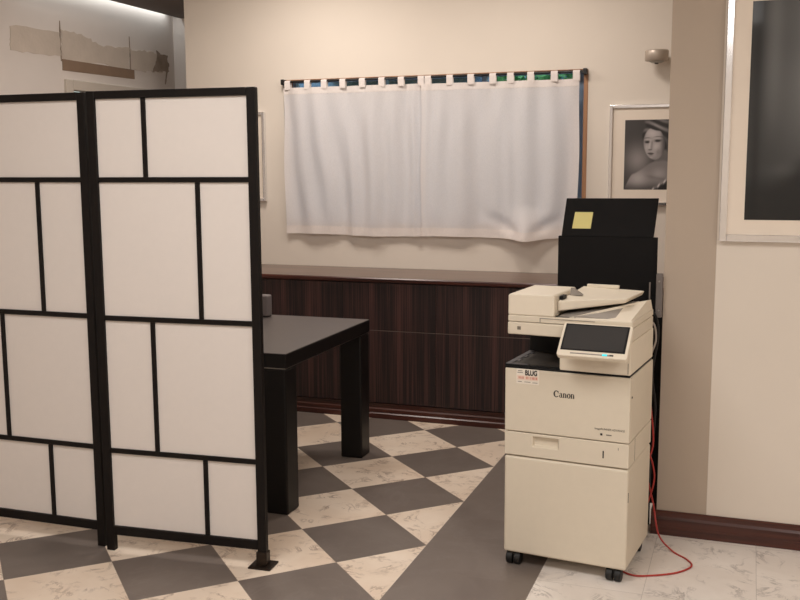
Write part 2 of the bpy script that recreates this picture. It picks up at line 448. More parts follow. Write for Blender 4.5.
# ------------------------------------------------------------------ window
win = bpy.data.objects.new('window_1', None); COL.objects.link(win); win['kind'] = 'structure'
bm = bmesh.new()
box(bm, WX0, WX0+.022, YB+.05, YB+.16, WZ0, WZ1-.001); box(bm, WX1-.026, WX1, YB-.004, YB+.16, WZ0, WZ1-.001)
box(bm, WX0+.022, WX1-.026, YB-.004, YB+.16, WZ1-.006, WZ1-.0005); box(bm, WX0+.022, WX1-.026, YB-.004, YB+.16, WZ0, WZ0+.02)
obj('window_lining', bm, 'wood_pale', win, .002)
bm = bmesh.new(); a, b_, c_, d_ = WX0+.022, WX1-.026, WZ0+.02, WZ1-.006
box(bm, a, a+.022, YB+.10, YB+.14, c_, d_); box(bm, b_-.06, b_, YB+.10, YB+.14, c_, d_)
box(bm, a+.022, b_-.06, YB+.10, YB+.14, c_, c_+.03); box(bm, a+.022, b_-.06, YB+.10, YB+.14, d_-.008, d_)
for xm in (-.55, .13): box(bm, xm-.015, xm+.015, YB+.10, YB+.14, c_+.03, d_-.008)
obj('window_frame', bm, 'win_frame', win)
bobj('pane', (a+.02, b_-.02, YB+.118, YB+.122, c_+.01, d_-.01), 'glass', win)

# outside
tr = thing('shrub', 'leafy green shrub outside the window, seen above the right curtain', 'shrub', (-.05, 4.5, 0))
bm = bmesh.new(); cyl(bm, (0, 0, -1), (0, 0, 1.6), .05, 10); cyl(bm, (0, 0, 1.2), (.25, .1, 2.2), .03, 8); cyl(bm, (0, 0, 1.3), (-.22, 0, 2.2), .03, 8)
obj('trunk', bm, 'bark', tr)
bm = bmesh.new(); r3 = random.Random(5)
for i in range(1500):
    d = Vector((r3.gauss(0, 1), r3.gauss(0, 1), r3.gauss(0, 1))).normalized()*(r3.random()**.4)
    p = Vector((d.x*.62, d.y*.5, 2.25+d.z*.75)); u = Vector((r3.gauss(0, 1), r3.gauss(0, 1), r3.gauss(0, 1))).normalized(); w = u.orthogonal().normalized()
    s = r3.uniform(.04, .075)
    bm.faces.new([bm.verts.new(q) for q in (p-u*s, p+w*s*.45, p+u*s, p-w*s*.45)])
obj('foliage', bm, 'leaf', tr)
hb = thing('neighbouring_house', 'dark eaves of a house outside, glimpsed between the left curtain tabs', 'building', (-2.6, 8, 0))
bm = bmesh.new(); box(bm, -2.6, 4.2, 0, 2, -1, 2.86); obj('house_wall', bm, 'facade', hb)
bm = bmesh.new(); prism(bm, [(-.5, 2.70), (2.3, 2.86), (1.0, 4.0)], 0, -1.2, .9); obj('house_roof', bm, 'eave', hb)

# curtain rod and curtains
rod = thing('curtain_rod', 'thin black rod across the window top carrying both white curtains', 'curtain rod', (0, YB-.035, 2.117))
bm = bmesh.new(); cyl(bm, (-1.243, 0, 0), (.806, 0, 0), .006, 14); obj('pole', bm, 'rod', rod)
for x in (-1.232, .794):
    bm = bmesh.new(); box(bm, x-.011, x+.011, -.014, .034, -.018, .018); obj('end_bracket', bm, 'rod', rod, .003)

def curtain(label, x0, x1, tabs, ztop, zbot, yfun, zb_fun, seed):
    root = thing('curtain', label, 'curtain', ((x0+x1)/2, YB-.035, 2.113), 0, 'white tab-top curtains on the window')
    cx = (x0+x1)/2; NX, NZ = 110, 90; hem = .045
    def pt(i, j):
        u = i/NX; v = j/NZ       # v 0 at top
        x = x0+(x1-x0)*u; zb = zb_fun(u); z = ztop+(zb-ztop)*v
        return (x-cx + yfun(u, v)[1], yfun(u, v)[0], z-2.113)
    P = [[pt(i, j) for j in range(NZ+1)] for i in range(NX+1)]
    jh = int(NZ*(1-hem/(ztop-zbot))); jt = int(NZ*.045)
    for nm, j0, j1, mt, off in (('heading', 0, jt, 'hem', -.0012), ('cloth_panel', jt, jh, 'cloth', 0), ('hem', jh, NZ, 'hem', -.0012)):
        bm = bmesh.new(); V = {}
        for i in range(NX+1):
            for j in range(j0, j1+1):
                p = P[i][j]; V[i, j] = bm.verts.new((p[0], p[1]+off, p[2]))
        for i in range(NX):
            for j in range(j0, j1):
                f = bm.faces.new((V[i, j], V[i, j+1], V[i+1, j+1], V[i+1, j])); f.smooth = True
        o = obj(nm, bm, mt, root)
    for tx in tabs:
        bm = bmesh.new(); w = .021; th = .0016
        prof = [(-.011, ztop-2.113-.012), (-.0125, 0), (-.010, .010), (0, .0140), (.010, .010), (.0125, 0), (.011, ztop-2.113-.012)]
        for (ya, za), (yb2, zb2) in zip(prof, prof[1:]):
            f = bm.faces.new([bm.verts.new(q) for q in ((tx-cx-w, ya, za), (tx-cx+w, ya, za), (tx-cx+w, yb2, zb2), (tx-cx-w, yb2, zb2))])
        bmesh.ops.remove_doubles(bm, verts=bm.verts, dist=1e-5)
        for f in bm.faces: f.smooth = True
        obj('tab', bm, 'hem', root)
    return root
def lerp_(a, b, t): return a+(b-a)*t
def sm(a, b, x):
    t = max(0, min(1, (x-a)/(b-a))); return t*t*(3-2*t)
def yl(u, v):
    y = .014*math.sin(2*PI*(u*2.6+.12*v))*(.5+.5*v) + .007*math.sin(2*PI*u*7+1)*(1-v)**2 + .011*math.sin(2*PI*(u*6.3-.35*v)+.6*math.sin(5*u+3*v))*sm(0,.3,v)*(1-.6*sm(.8,1,v))
    y += .012*math.exp(-((u-.35-.28*(v-.4))/.07)**2)*sm(.05, .4, v)*(1-sm(.75, 1, v))
    y -= .012*math.exp(-((u-.12-.42*v)/.10)**2)*(1-sm(.6, 1, v))
    y -= .014*math.exp(-((u-.5)/.035)**2)*sm(.1, .5, v)
    y = y-.004; y = lerp_(y, .006, sm(.91, .97, u))
    return (max(-.05, min(.022, y)), .004*math.sin(9*v+u*3))
def yr(u, v):
    y = .014*math.sin(2*PI*(u*2.2+.3))*(.4+.6*v) + .007*math.sin(2*PI*u*7)*(1-v)**2 + .011*math.sin(2*PI*(u*5.6+.2*v)+.8*math.sin(4*u+2*v))*sm(0,.3,v)*(1-.6*sm(.8,1,v))
    y -= .014*math.exp(-((u-.565)/.03)**2)*sm(.1, .5, v)
    y += .012*math.exp(-((u-.68+.03*v)/.07)**2)*sm(.0, .3, v)*(1-sm(.7, 1, v))
    # belly over the lower edge
    y -= .075*math.exp(-((u-.70)/.085)**2)*sm(.76, 1.0, v)
    y += .017*math.exp(-((v-.97+.42*abs(u-.68))/.042)**2)*sm(.34, .58, u)*(1-sm(.80, .95, u))*(1-math.exp(-((u-.68)/.06)**2))
    y = y-.004; y = lerp_(y, -.016, 1-sm(.03, .09, u))
    return (max(-.13, min(.022, y)), .004*math.sin(8*v+u*4))
curtain('left white curtain panel, flat pale cloth with seven creases and a straight hem'.replace(' seven', ' soft'), -1.228, -.226, (-1.194, -1.049, -.927, -.793, -.655, -.519, -.385, -.250), 2.078, 1.10, yl, lambda u: 1.100+.004*math.sin(u*7)-.004*u, 1)
curtain('right white curtain panel, its hem bulging outward beside the black board', -.246, .765, (-.203, -.058, .08, .222, .335, .462, .608, .743), 2.074, 1.10, yr, lambda u: 1.100-.016*math.exp(-((u-.70)/.09)**2)+.002*math.sin(u*9), 2)

# ------------------------------------------------------------------ long base cabinet
CF = .74; CT = .88
xs = [-1.99, -1.188, -.588, .012, .612, 1.212, 1.812]
CN = ['dark veneer base cabinet at the corridor end, mostly behind the folding screen', 'dark veneer base cabinet under the window, behind the left half of the black table',
      'dark veneer base cabinet under the left curtain, just right of the far table leg', 'dark veneer base cabinet under the right curtain, left of the printer',
      'dark veneer base cabinet standing behind the printer and black board', 'dark veneer base cabinet in the alcove behind the right wall']
CN[1] = 'dark veneer base cabinet seen above the black tabletop, right beside the folding screen'
for i in range(6):
    a, b2 = xs[i], xs[i+1]
    r = thing('base_cabinet', CN[i], 'cabinet', ((a+b2)/2, CF, 0), 0, 'dark veneer cabinets below the window')
    w = (b2-a)/2
    bobj('carcass', (-w+.001, w-.001, .019, .545, .095, .850), 'cab', r)
    bobj('door', (-w+.0008, w-.0008, 0, .018, .100, .5505), 'cab', r, .0008)
    bobj('drawer_front', (-w+.0008, w-.0008, 0, .018, .5545, .846), 'cab', r, .0008)
    bobj('seam_strip', (-w+.0008, w-.0008, .002, .018, .5508, .5542), 'seam', r)
bm = bmesh.new(); prism(bm, [(CF-.014, .852), (YB-.002, .852), (YB-.002, CT), (CF-.014, CT), (CF-.020, CT-.006), (CF-.020, .858)], 0, -1.995, 2.79, 0)
for f in bm.faces:
    if f.calc_center_median().y < CF: f.material_index = 1
wt = obj('worktop', bm, ['cab_top', 'cab_edge']); tag(wt, 'long brown wood worktop running along the window wall over the cabinets', 'worktop')
bm = bmesh.new(); PK = [(.40, 0), (-.008, 0), (-.008, .030), (-.001, .036), (-.001, .058), (.006, .066), (.006, .094), (.40, .094)]
prism(bm, [(CF+p[0], p[1]) for p in PK], 0, -1.99, 2.79); struct('baseboard_back', bm, 'skirting')

# ------------------------------------------------------------------ table and the box on it
tb = thing('table', 'black table with a grey top and thick square legs, behind the folding screen', 'table', (-.126, -1.002, 0), math.radians(.55))
bm = bmesh.new(); box(bm, -1.4, 0, 0, 1.035, .672, .735)
obj('top_frame', bm, 'table_black', tb, .003)
bobj('table_top', (-1.3985, -.0015, .0015, 1.0335, .7355, .738), 'table_top', tb)
bobj('edge_trim', (-1.394, -.006, .006, 1.029, .667, .6718), 'alu', tb)
for x in (-1.398, -.126):
    for y in (0, .913): bobj('leg', (x, x+.122, y, y+.122, 0, .6668), 'table_black', tb, .008)
bx = thing('desk_box', 'small grey round-cornered box standing on the far edge of the black table', 'box', (-.695, -.045, .738))
bm = bmesh.new(); box(bm, -.075, .008, -.035, .022, .004, .122); obj('casing', bm, 'grey_plastic', bx, .011, seg=4)
bm = bmesh.new(); box(bm, -.07, .003, -.03, .018, 0, .0045); obj('foot_pad', bm, 'rubber', bx)

# ------------------------------------------------------------------ folding screen
PW = .705; PH = 1.844; ST = .030
HZ = [1.506, .963, .422]; VX = [.343, .650, .350, .645]
scr = thing('folding_screen', 'black-framed folding screen with white sheets, in front of the black table', 'folding screen', (-.665, -1.589, 0))
def panel(x0, y0, ang, sgn):
    e = bpy.data.objects.new('screen_panel', None); COL.objects.link(e); e.parent = scr
    e.location = (x0, y0, 0); e.rotation_euler = (0, 0, ang)
    bm = bmesh.new(); d = .028
    x0, x1 = (0, PW) if sgn > 0 else (-PW, 0)
    hinge_left = sgn > 0
    for a, b2, foot in ((x0, x0+ST+.006, hinge_left), (x1-ST-.006, x1, not hinge_left)):
        box(bm, a, b2, 0, d, 0 if foot else .055, PH)
    box(bm, x0+ST+.006, x1-ST-.006, 0, d, PH-.030, PH); box(bm, x0+ST+.006, x1-ST-.006, 0, d, .068, .106)
    obj('frame', bm, 'black_lacquer', e, .003)
    z = [PH-.030] + HZ + [.106]
    inx0, inx1 = x0+ST+.006, x1-ST-.006
    bobj('white_sheet', (inx0-.004, inx1+.004, .011, .015, .10, PH-.03), 'paper', e)
    for h in HZ: bobj('muntin', (inx0, inx1, .003, .0108, h-.010, h+.010), 'black_lacquer', e, .0015); bobj('muntin', (inx0, inx1, .0152, .023, h-.010, h+.010), 'black_lacquer', e, .0015)
    for k, v in enumerate(VX):
        hi = z[k]-(0 if k == 0 else .0102); lo = z[k+1]+(0 if k == 3 else .0102)
        x = x0+PW*v
        bobj('muntin', (x-.0095, x+.0095, .003, .0108, lo, hi), 'black_lacquer', e, .0015)
        bobj('muntin', (x-.0095, x+.0095, .0152, .023, lo, hi), 'black_lacquer', e, .0015)
    return e
p1 = panel(.007, -.014, math.radians(4.15), 1)
p2 = panel(-.021, .012, math.radians(.6), -1)
for zz in (.35, .95, 1.55):
    bm = bmesh.new(); cyl(bm, (-.012, .047, zz-.04), (-.012, .047, zz+.04), .006, 10); obj('hinge', bm, 'foot', scr)
bm = bmesh.new(); box(bm, PW-.066, PW+.028, -.030, .060, 0, .008); box(bm, PW-.040, PW+.004, -.006, .034, .008, .062)
obj('foot_plate', bm, 'foot', p1, .003)

# ------------------------------------------------------------------ printer
PX, PY, PA = .909, -1.206, -.105
W, D = .481, .40
pr = thing('multifunction_printer', 'tall cream office printer on castors with a tilted touch panel', 'printer', (PX, PY, 0), PA)
bobj('core', (.006, W-.006, .027, D-.004, .062, .80), 'pr_inner', pr)
# pedestal
bm = bmesh.new(); box(bm, 0, W, 0, D, .0515, .4405)
obj('pedestal', bm, 'pr_white', pr, .010, seg=4)
bobj('pedestal_latch', (W-.004, W+.0008, .008, .012, .315, .352), 'ink', pr)
# castors
for x, y in ((.038, .022), (W-.048, .024), (.045, D-.05), (W-.045, D-.05)):
    e = bpy.data.objects.new('castor', None); COL.objects.link(e); e.parent = pr; e.location = (x, y, 0)
    bm = bmesh.new(); cyl(bm, (-.029, 0, .025), (-.003, 0, .025), .0248, 22); cyl(bm, (.003, 0, .025), (.029, 0, .025), .0248, 22)
    obj('wheel', bm, 'rubber', e, .004)
    bm = bmesh.new(); box(bm, -.010, .010, -.012, .012, .020, .0495); obj('fork', bm, 'pr_black', e)
# paper drawer with a recessed grip
def recessed(x0, x1, y0, y1, z0, z1, rx0, rx1, rz0, rz1, dep):
    bm = bmesh.new()
    X = [x0, rx0, rx1, x1]; Z = [z0, rz0, rz1, z1]
    V = {(i, j): bm.verts.new((X[i], y0, Z[j])) for i in range(4) for j in range(4)}
    for i in range(3):
        for j in range(3):
            if (i, j) != (1, 1): bm.faces.new((V[i, j], V[i+1, j], V[i+1, j+1], V[i, j+1]))
    R = [V[1, 1], V[2, 1], V[2, 2], V[1, 2]]
    ins = .004
    q = [bm.verts.new((x, y0+dep, z)) for x, z in ((rx0+ins, rz0+ins), (rx1-ins, rz0+ins), (rx1-ins, rz1-.001), (rx0+ins, rz1-.001))]
    for i in range(4): bm.faces.new((R[i], R[(i+1) % 4], q[(i+1) % 4], q[i]))
    bm.faces.new(q)
    B = [bm.verts.new(p) for p in ((x0, y1, z0), (x1, y1, z0), (x1, y1, z1), (x0, y1, z1))]
    bm.faces.new(B)
    bm.faces.new([V[i, 0] for i in range(4)] + [B[1], B[0]]); bm.faces.new([V[i, 3] for i in range(4)] + [B[2], B[3]])
    bm.faces.new([V[0, j] for j in range(4)] + [B[3], B[0]]); bm.faces.new([V[3, j] for j in range(4)] + [B[2], B[1]])
    bmesh.ops.recalc_face_normals(bm, faces=bm.faces)
    return bm
obj('paper_drawer', recessed(0, W, 0, D, .4455, .5375, .113, .215, .487, .526, .016), 'pr_white', pr, .003)
bobj('paper_gauge', (.384, .389, -.0006, .004, .476, .504), 'ink', pr)
bobj('drawer_mark', (.441, .443, -.0006, .003, .512, .522), 'ink_grey', pr)
# body
bm = bmesh.new(); box(bm, 0, W, 0, .028, .5405, .786); obj('front_cover', bm, 'pr_white', pr, .005, seg=3)
bm = bmesh.new(); box(bm, 0, W, .029, D, .5405, .786); obj('body', bm, 'pr_white', pr, .004)
bobj('side_catch', (W-.003, W+.001, .03, .036, .705, .712), 'ink', pr)
bobj('side_seam', (W-.003, W+.0006, .10, .103, .45, .536), 'ink_grey', pr)
bm = bmesh.new(); box(bm, -.001, W-.004, .002, D-.004, .7865, .794); obj('dark_joint', bm, 'pr_black', pr, .002)
# output tray
bm = bmesh.new()
hull8(bm, [(0, .004, .7945), (.212, .004, .7945), (.212, .296, .7945), (0, .296, .7945), (0, .004, .800), (.212, .004, .797), (.212, .296, .797), (0, .296, .800)])
obj('output_tray', bm, 'pr_black', pr, .002)
bm = bmesh.new(); box(bm, 0, .022, .004, .296, .8005, .803); box(bm, .0225, .09, .004, .022, .8005, .803)
for k in range(3): box(bm, .022, .034, .07+k*.08, .11+k*.08, .8005, .8025)
obj('tray_lip', bm, 'pr_lip', pr, .001)
bm = bmesh.new(); hull8(bm, [(.12, .30, .797), (.212, .12, .797), (.212, .296, .797), (.16, .296, .797), (.12, .30, .80), (.2125, .05, .84), (.2125, .296, .86), (.10, .296, .86)])
obj('tray_deflector', bm, 'pr_black', pr)
bm = bmesh.new(); box(bm, .0, .212, .297, D-.002, .7945, .915); obj('rear_column', bm, 'pr_black', pr, .004)
bm = bmesh.new(); box(bm, .2135, W-.002, .0, D-.002, .7945, .915); obj('side_column', bm, 'pr_light', pr, .005, seg=3)
bm = bmesh.new(); box(bm, .2128, .2133, .02, .296, .797, .915); obj('column_liner', bm, 'pr_black', pr)
bobj('usb_cover', (W-.012, W-.010, -.0008, .002, .80, .84), 'ink_grey', pr)
# scanner
bm = bmesh.new(); box(bm, .008, W+.001, 0, D-.03, .918, .9655); obj('scanner_base', bm, 'pr_white', pr, .005, seg=3)
bobj('power_mark', (.047, .061, -.0008, .003, .937, .950), 'ink_grey', pr)
# document feeder
bm = bmesh.new(); box(bm, .009, W+.001, .001, D-.03, .9672, .992); obj('scanner_lid', bm, 'pr_white', pr, .004, seg=3)
bm = bmesh.new(); box(bm, .135, .345, -.0008, .006, .984, .9865); box(bm, .135, .1375, -.0008, .006, .969, .9845); obj('lid_grip', bm, 'pr_grey', pr)
bm = bmesh.new()
prism(bm, [(.009, .9925), (.190, .9925), (.190, 1.068), (.184, 1.073), (.016, 1.073), (.009, 1.066)], 1, .001, .30)
obj('feeder_head', bm, 'pr_light', pr, .005, seg=3)
# slanted feed tray with guides
bm = bmesh.new()
hull8(bm, [(.192, .045, 1.012), (.330, .20, 1.042), (.44, .20, 1.048), (.44, .38, 1.050)] and
      [(.192, .040, 1.010), (.415, .170, 1.036), (.430, .400, 1.040), (.192, .400, 1.020), (.192, .040, 1.050), (.425, .170, 1.055), (.440, .400, 1.058), (.192, .400, 1.066)])
ft = obj('feed_tray', bm, 'pr_light', pr, .004)
bm = bmesh.new(); hull8(bm, [(.20, .17, 1.055), (.25, .17, 1.058), (.25, .19, 1.058), (.20, .19, 1.055), (.205, .17, 1.085), (.215, .17, 1.085), (.215, .18, 1.085), (.205, .18, 1.085)]); obj('paper_guide', bm, 'pr_grey', pr)
bm = bmesh.new(); box(bm, .193, .206, .06, .11, 1.046, 1.066); obj('feed_slot', bm, 'pr_black', pr)
bm = bmesh.new(); box(bm, .21, .34, .385, .40, 1.062, 1.076); obj('tray_rear_rail', bm, 'pr_light', pr, .002)
bm = bmesh.new(); hull8(bm, [(.20, .02, .9925), (.44, .02, .9925), (.44, .30, .9925), (.20, .30, .9925), (.20, .02, .994), (.30, .02, 1.000), (.44, .30, 1.030), (.20, .30, 1.000)])
obj('delivery_tray', bm, 'pr_grey', pr)
bm = bmesh.new(); box(bm, .192, .27, .012, .30, .9925, .9935); obj('delivery_floor', bm, 'pr_black', pr)
bm = bmesh.new()
v = [bm.verts.new(p) for p in ((.24, .004, .9922), (W-.002, .004, .9922), (W-.002, .365, .9922), (.42, .365, .9922), (.325, .075, 1.0125), (.345, .085, 1.000), (.450, .26, 1.033), (.473, .29, 1.034), (.474, .012, .996), (.474, .355, 1.030))]
for f in ((0, 5, 4), (0, 1, 8, 5), (5, 8, 7, 6), (8, 1, 2, 9), (8, 9, 7), (6, 7, 9), (6, 9, 2, 3), (4, 5, 6), (0, 4, 6, 3), (0, 3, 2, 1)): bm.faces.new([v[i] for i in f])
bmesh.ops.recalc_face_normals(bm, faces=bm.faces)
obj('delivery_guide', bm, 'pr_light', pr)
# touch panel
op = bpy.data.objects.new('touch_panel', None); COL.objects.link(op); op.parent = pr
op.location = (.236, -.124, .877); op.rotation_euler = (math.radians(45), 0, math.radians(.6))
# local frame of the panel: x right, y up the slope, z out of the face
bm = bmesh.new(); prism(bm, [(0, .006), (.006, 0), (.249, 0), (.255, .006), (.255, .141), (.249, .147), (.006, .147), (0, .141)], 2, -.022, 0); obj('bezel', bm, 'pr_light', op, .004, seg=3)
bobj('display', (.011, .244, .024, .141, .0002, .0012), 'pr_black', op)
bobj('display_glass', (.018, .237, .030, .135, .0013, .002), 'lcd', op)
bobj('key_strip', (.05, .20, .010, .0145, .0002, .0012), 'pr_grey', op)
bobj('key_strip', (.192, .206, .0095, .015, .0013, .002), 'ink', op)
bobj('status_light', (.166, .184, .0085, .0160, .0013, .0022), 'led', op)
bm = bmesh.new(); hull8(bm, [(.05, .03, -.0225), (.20, .03, -.0225), (.20, .12, -.0225), (.05, .12, -.0225), (.06, .055, -.070), (.19, .055, -.070), (.19, .105, -.034), (.06, .105, -.034)])
obj('panel_arm', bm, 'pr_grey', op)
# writing on the front
def ring(bm, cx, cz, rx, rz, ix, iz, a0, a1, n=28):
    """stroke of a serif letter: thick sides, thin top and bottom"""
    P = []
    for k in range(n+1):
        a = math.radians(a0+(a1-a0)*k/n); P.append(((cx+rx*math.cos(a), cz+rz*math.sin(a)), (cx+ix*math.cos(a), cz+iz*math.sin(a))))
    for (o0, i0), (o1, i1) in zip(P, P[1:]): prism(bm, [o0, o1, i1, i0], 1, -.0007, .0004)
def bar(bm, x0, x1, z0, z1): box(bm, x0, x1, -.0007, .0004, z0, z1)
bm = bmesh.new()
ring(bm, .0125, .0125, .0125, .0130, .0060, .0104, 42, 318); bar(bm, .0195, .0222, .0150, .0232)
x = .0255
ring(bm, x+.0062, .0052, .0062, .0058, .0025, .0042, 0, 360); bar(bm, x+.0080, x+.0130, .0, .0130); ring(bm, x+.0068, .0128, .0057, .0047, .0019, .0034, 0, 165); bar(bm, x+.0120, x+.0150, 0, .0018)
for x in (.0425, .0775):
    bar(bm, x+.0008, x+.0058, .0, .0165); bar(bm, x-.0006, x+.0066, 0, .0018); bar(bm, x-.0004, x+.0030, .0150, .0168)
    bar(bm, x+.0101, x+.0152, .0, .0118); bar(bm, x+.0090, x+.0160, 0, .0018); ring(bm, x+.0085, .0115, .0060, .0056, .0022, .0040, 0, 150)
ring(bm, .0682, .0082, .0084, .0090, .0030, .0070, 0, 360)
lt = obj('maker_lettering', bm, 'ink', pr, loc=(.193, 0, .690)); lt.scale = (.86, 1, 1)
st = bpy.data.objects.new('label_sticker', None); COL.objects.link(st); st.parent = pr
st.location = (.046, 0, .729)
bobj('label_paper', (0, .090, -.0008, .0004, 0, .058), 'label', st)
bobj('label_band', (.003, .087, -.0012, -.0007, .015, .033), 'label_pink', st)
text('label_lettering', 'BLUG', .027, 'ink', st, (.034, -.0010, .035), bold=.0010, sx=.72)
bm = bmesh.new(); r4 = random.Random(2); x = .009
for wd in (.005, .004, .005, .004, 0, .005, .004, .002, .003, .005, .005, .004, .005):
    if wd: box(bm, x, x+wd*.75, -.0016, -.0011, .0195, .0285)
    x += .0058
obj('label_red_print', bm, 'ink_red', st)
for a, b2, z in ((.006, .024, .049), (.004, .026, .042), (.006, .022, .007), (.032, .056, .007), (.064, .084, .006)): bobj('label_fine_print', (a, b2, -.0014, -.0007, z, z+.0022), 'ink_grey', st)
bm = bmesh.new()
text('model_lettering', 'imageRUNNER ADVANCE', .0105, 'ink_grey', pr, (.352, -.0002, .583), sx=.95, bold=.0001)
box(bm, .374, .382, -.0008, .002, .562, .570); obj('model_dot', bm, 'ink', pr)
bm = bmesh.new(); box(bm, .396, .416, -.0008, .002, .5635, .5675); obj('model_fine_print', bm, 'ink_grey', pr)
# rear fittings
bm = bmesh.new(); box(bm, .452, .457, D+.021, D+.026, .93, 1.09); obj('rear_rod', bm, 'steel_grey', pr)

# ------------------------------------------------------------------ black board behind the printer, with its note
bd = thing('black_board', 'tall matt black board standing behind the printer, its upper leaf tilted back', 'board', (1.205, -.60, 0))
bm = bmesh.new(); box(bm, -.212, .205, 0, .022, .0, 1.252); obj('back_board', bm, 'board', bd, .002)
bobj('lower_panel', (-.212, .239, -.010, -.001, .104, 1.0), 'board', bd, .002)
bm = bmesh.new(); hull8(bm, [(-.198, -.002, 1.2525), (.188, -.002, 1.2525), (.188, .018, 1.2525), (-.198, .018, 1.2525), (-.186, .040, 1.412), (.201, .040, 1.414), (.201, .058, 1.414), (-.186, .058, 1.412)])
obj('upper_leaf', bm, 'board', bd, .002)
# note lies on the tilted leaf
def leaf(u, w, off):
    """u across 0..1, w up 0..1 on the leaf's front face"""
    a = Vector((-.198, -.002, 1.2525)); b2 = Vector((.188, -.002, 1.2525)); c2 = Vector((-.186, .040, 1.412)); d2 = Vector((.201, .040, 1.414))
    p = a.lerp(b2, u).lerp(c2.lerp(d2, u), w); n = (b2-a).cross(c2-a).normalized()
    return p + n*off + Vector((1.205, -.60, 0))
bm = bmesh.new(); q = []
for off in (.0006, .0012):
    for u, w in ((.107, .20), (.312, .20), (.316, .635), (.117, .635)): q.append(leaf(u, w, off))
hull8(bm, q)
nt_ = obj('sticky_note', bm, 'note'); tag(nt_, 'small square yellow paper note stuck on the black board', 'sticky note')
bk = thing('wall_bracket', 'narrow grey metal bracket beside the black board at the wall corner', 'bracket', (1.428, -.70, .93))
bm = bmesh.new(); box(bm, -.010, .016, -.002, .029, 0, .18); obj('bracket_plate', bm, 'steel_grey', bk, .002)
for z in (.03, .15):
    bm = bmesh.new(); cyl(bm, (.003, -.006, z), (.003, -.001, z), .004, 8); obj('screw', bm, 'alu', bk)

# ------------------------------------------------------------------ cables
def cable(name, pts, r, mat, label, n=8):
    bm = bmesh.new(); tube(bm, catmull(pts, n), r, 8); return tag(obj(name, bm, mat), label, 'cable')
cable('network_cable', [(1.400, -.775, .84), (1.415, -.770, .60), (1.432, -.765, .42), (1.409, -.770, .30), (1.440, -.775, .16), (1.47, -.83, .05), (1.53, -.88, .006), (1.59, -.945, .004), (1.610, -1.01, .004), (1.56, -1.09, .004), (1.468, -1.150, .004), (1.40, -1.166, .004), (1.33, -1.11, .004), (1.25, -1.0, .004)], .0036, 'cable_red', 'red cable looping over the marble floor beside the printer castor')
cable('network_cable', [(1.400, -.790, .70), (1.400, -.785, .45), (1.434, -.782, .33), (1.440, -.782, .25), (1.405, -.79, .12), (1.375, -.78, .02), (1.34, -.74, .0045), (1.29, -.72, .0045)], .0034, 'cable_red', 'red cable hanging straight down the rear corner of the printer')
cable('power_cable', [(1.405, -.745, .97), (1.428, -.735, .93), (1.436, -.73, .85), (1.417, -.73, .70), (1.434, -.735, .55), (1.421, -.735, .35), (1.418, -.735, .15), (1.40, -.71, .005), (1.34, -.68, .005)], .0045, 'cable_black', 'black power cable hanging between printer and wall corner')
cable('data_cable', [(1.402, -.76, .93), (1.423, -.752, .90), (1.428, -.75, .84), (1.410, -.75, .78), (1.398, -.75, .70)], .004, 'cable_grey', 'short pale grey cable curving at the upper rear of the printer')

# ------------------------------------------------------------------ framed photographs
def tone_grid(w, h, nx, nz, fn):
    """flat print on the plane y=0 facing -y, tones per vertex"""
    me = bpy.data.meshes.new('print'); V = []; F = []; T = []
    for j in range(nz+1):
        for i in range(nx+1):
            V.append((w*i/nx, 0, h*(1-j/nz))); T.append(fn(i/nx, j/nz))
    for j in range(nz):
        for i in range(nx):
            a = j*(nx+1)+i; F.append((a, a+nx+1, a+nx+2, a+1))
    me.from_pydata(V, [], F); at = me.color_attributes.new('tone', 'FLOAT_COLOR', 'POINT')
    for k, t in enumerate(T): at.data[k].color = t
    me.materials.append(M['print']); me.update(); return me

def framed(label, x0, x1, z0, z1, ywall, fw, depth, mo, mesh_fn, group='silver-framed photographs on the walls'):
    """mo = margins of the print inside the outer size: left, right, bottom, top"""
    r = thing('framed_photograph', label, 'picture', (x0, ywall, z0), 0, group)
    w, h = x1-x0, z1-z0
    bm = bmesh.new()
    box(bm, 0, fw, -depth, -.002, 0, h); box(bm, w-fw, w, -depth, -.002, 0, h)
    box(bm, fw, w-fw, -depth, -.002, 0, fw); box(bm, fw, w-fw, -depth, -.002, h-fw, h)
    obj('frame', bm, 'chrome', r, .003)
    bobj('mat_board', (fw-.001, w-fw+.001, -depth+.012, -.003, fw-.001, h-fw+.001), 'mat_board', r)
    pw, ph = w-mo[0]-mo[1], h-mo[2]-mo[3]
    o = bpy.data.objects.new('photo_print', mesh_fn(pw, ph)); COL.objects.link(o); o.parent = r; o.location = (mo[0], -depth+.0112, mo[2])
    return r

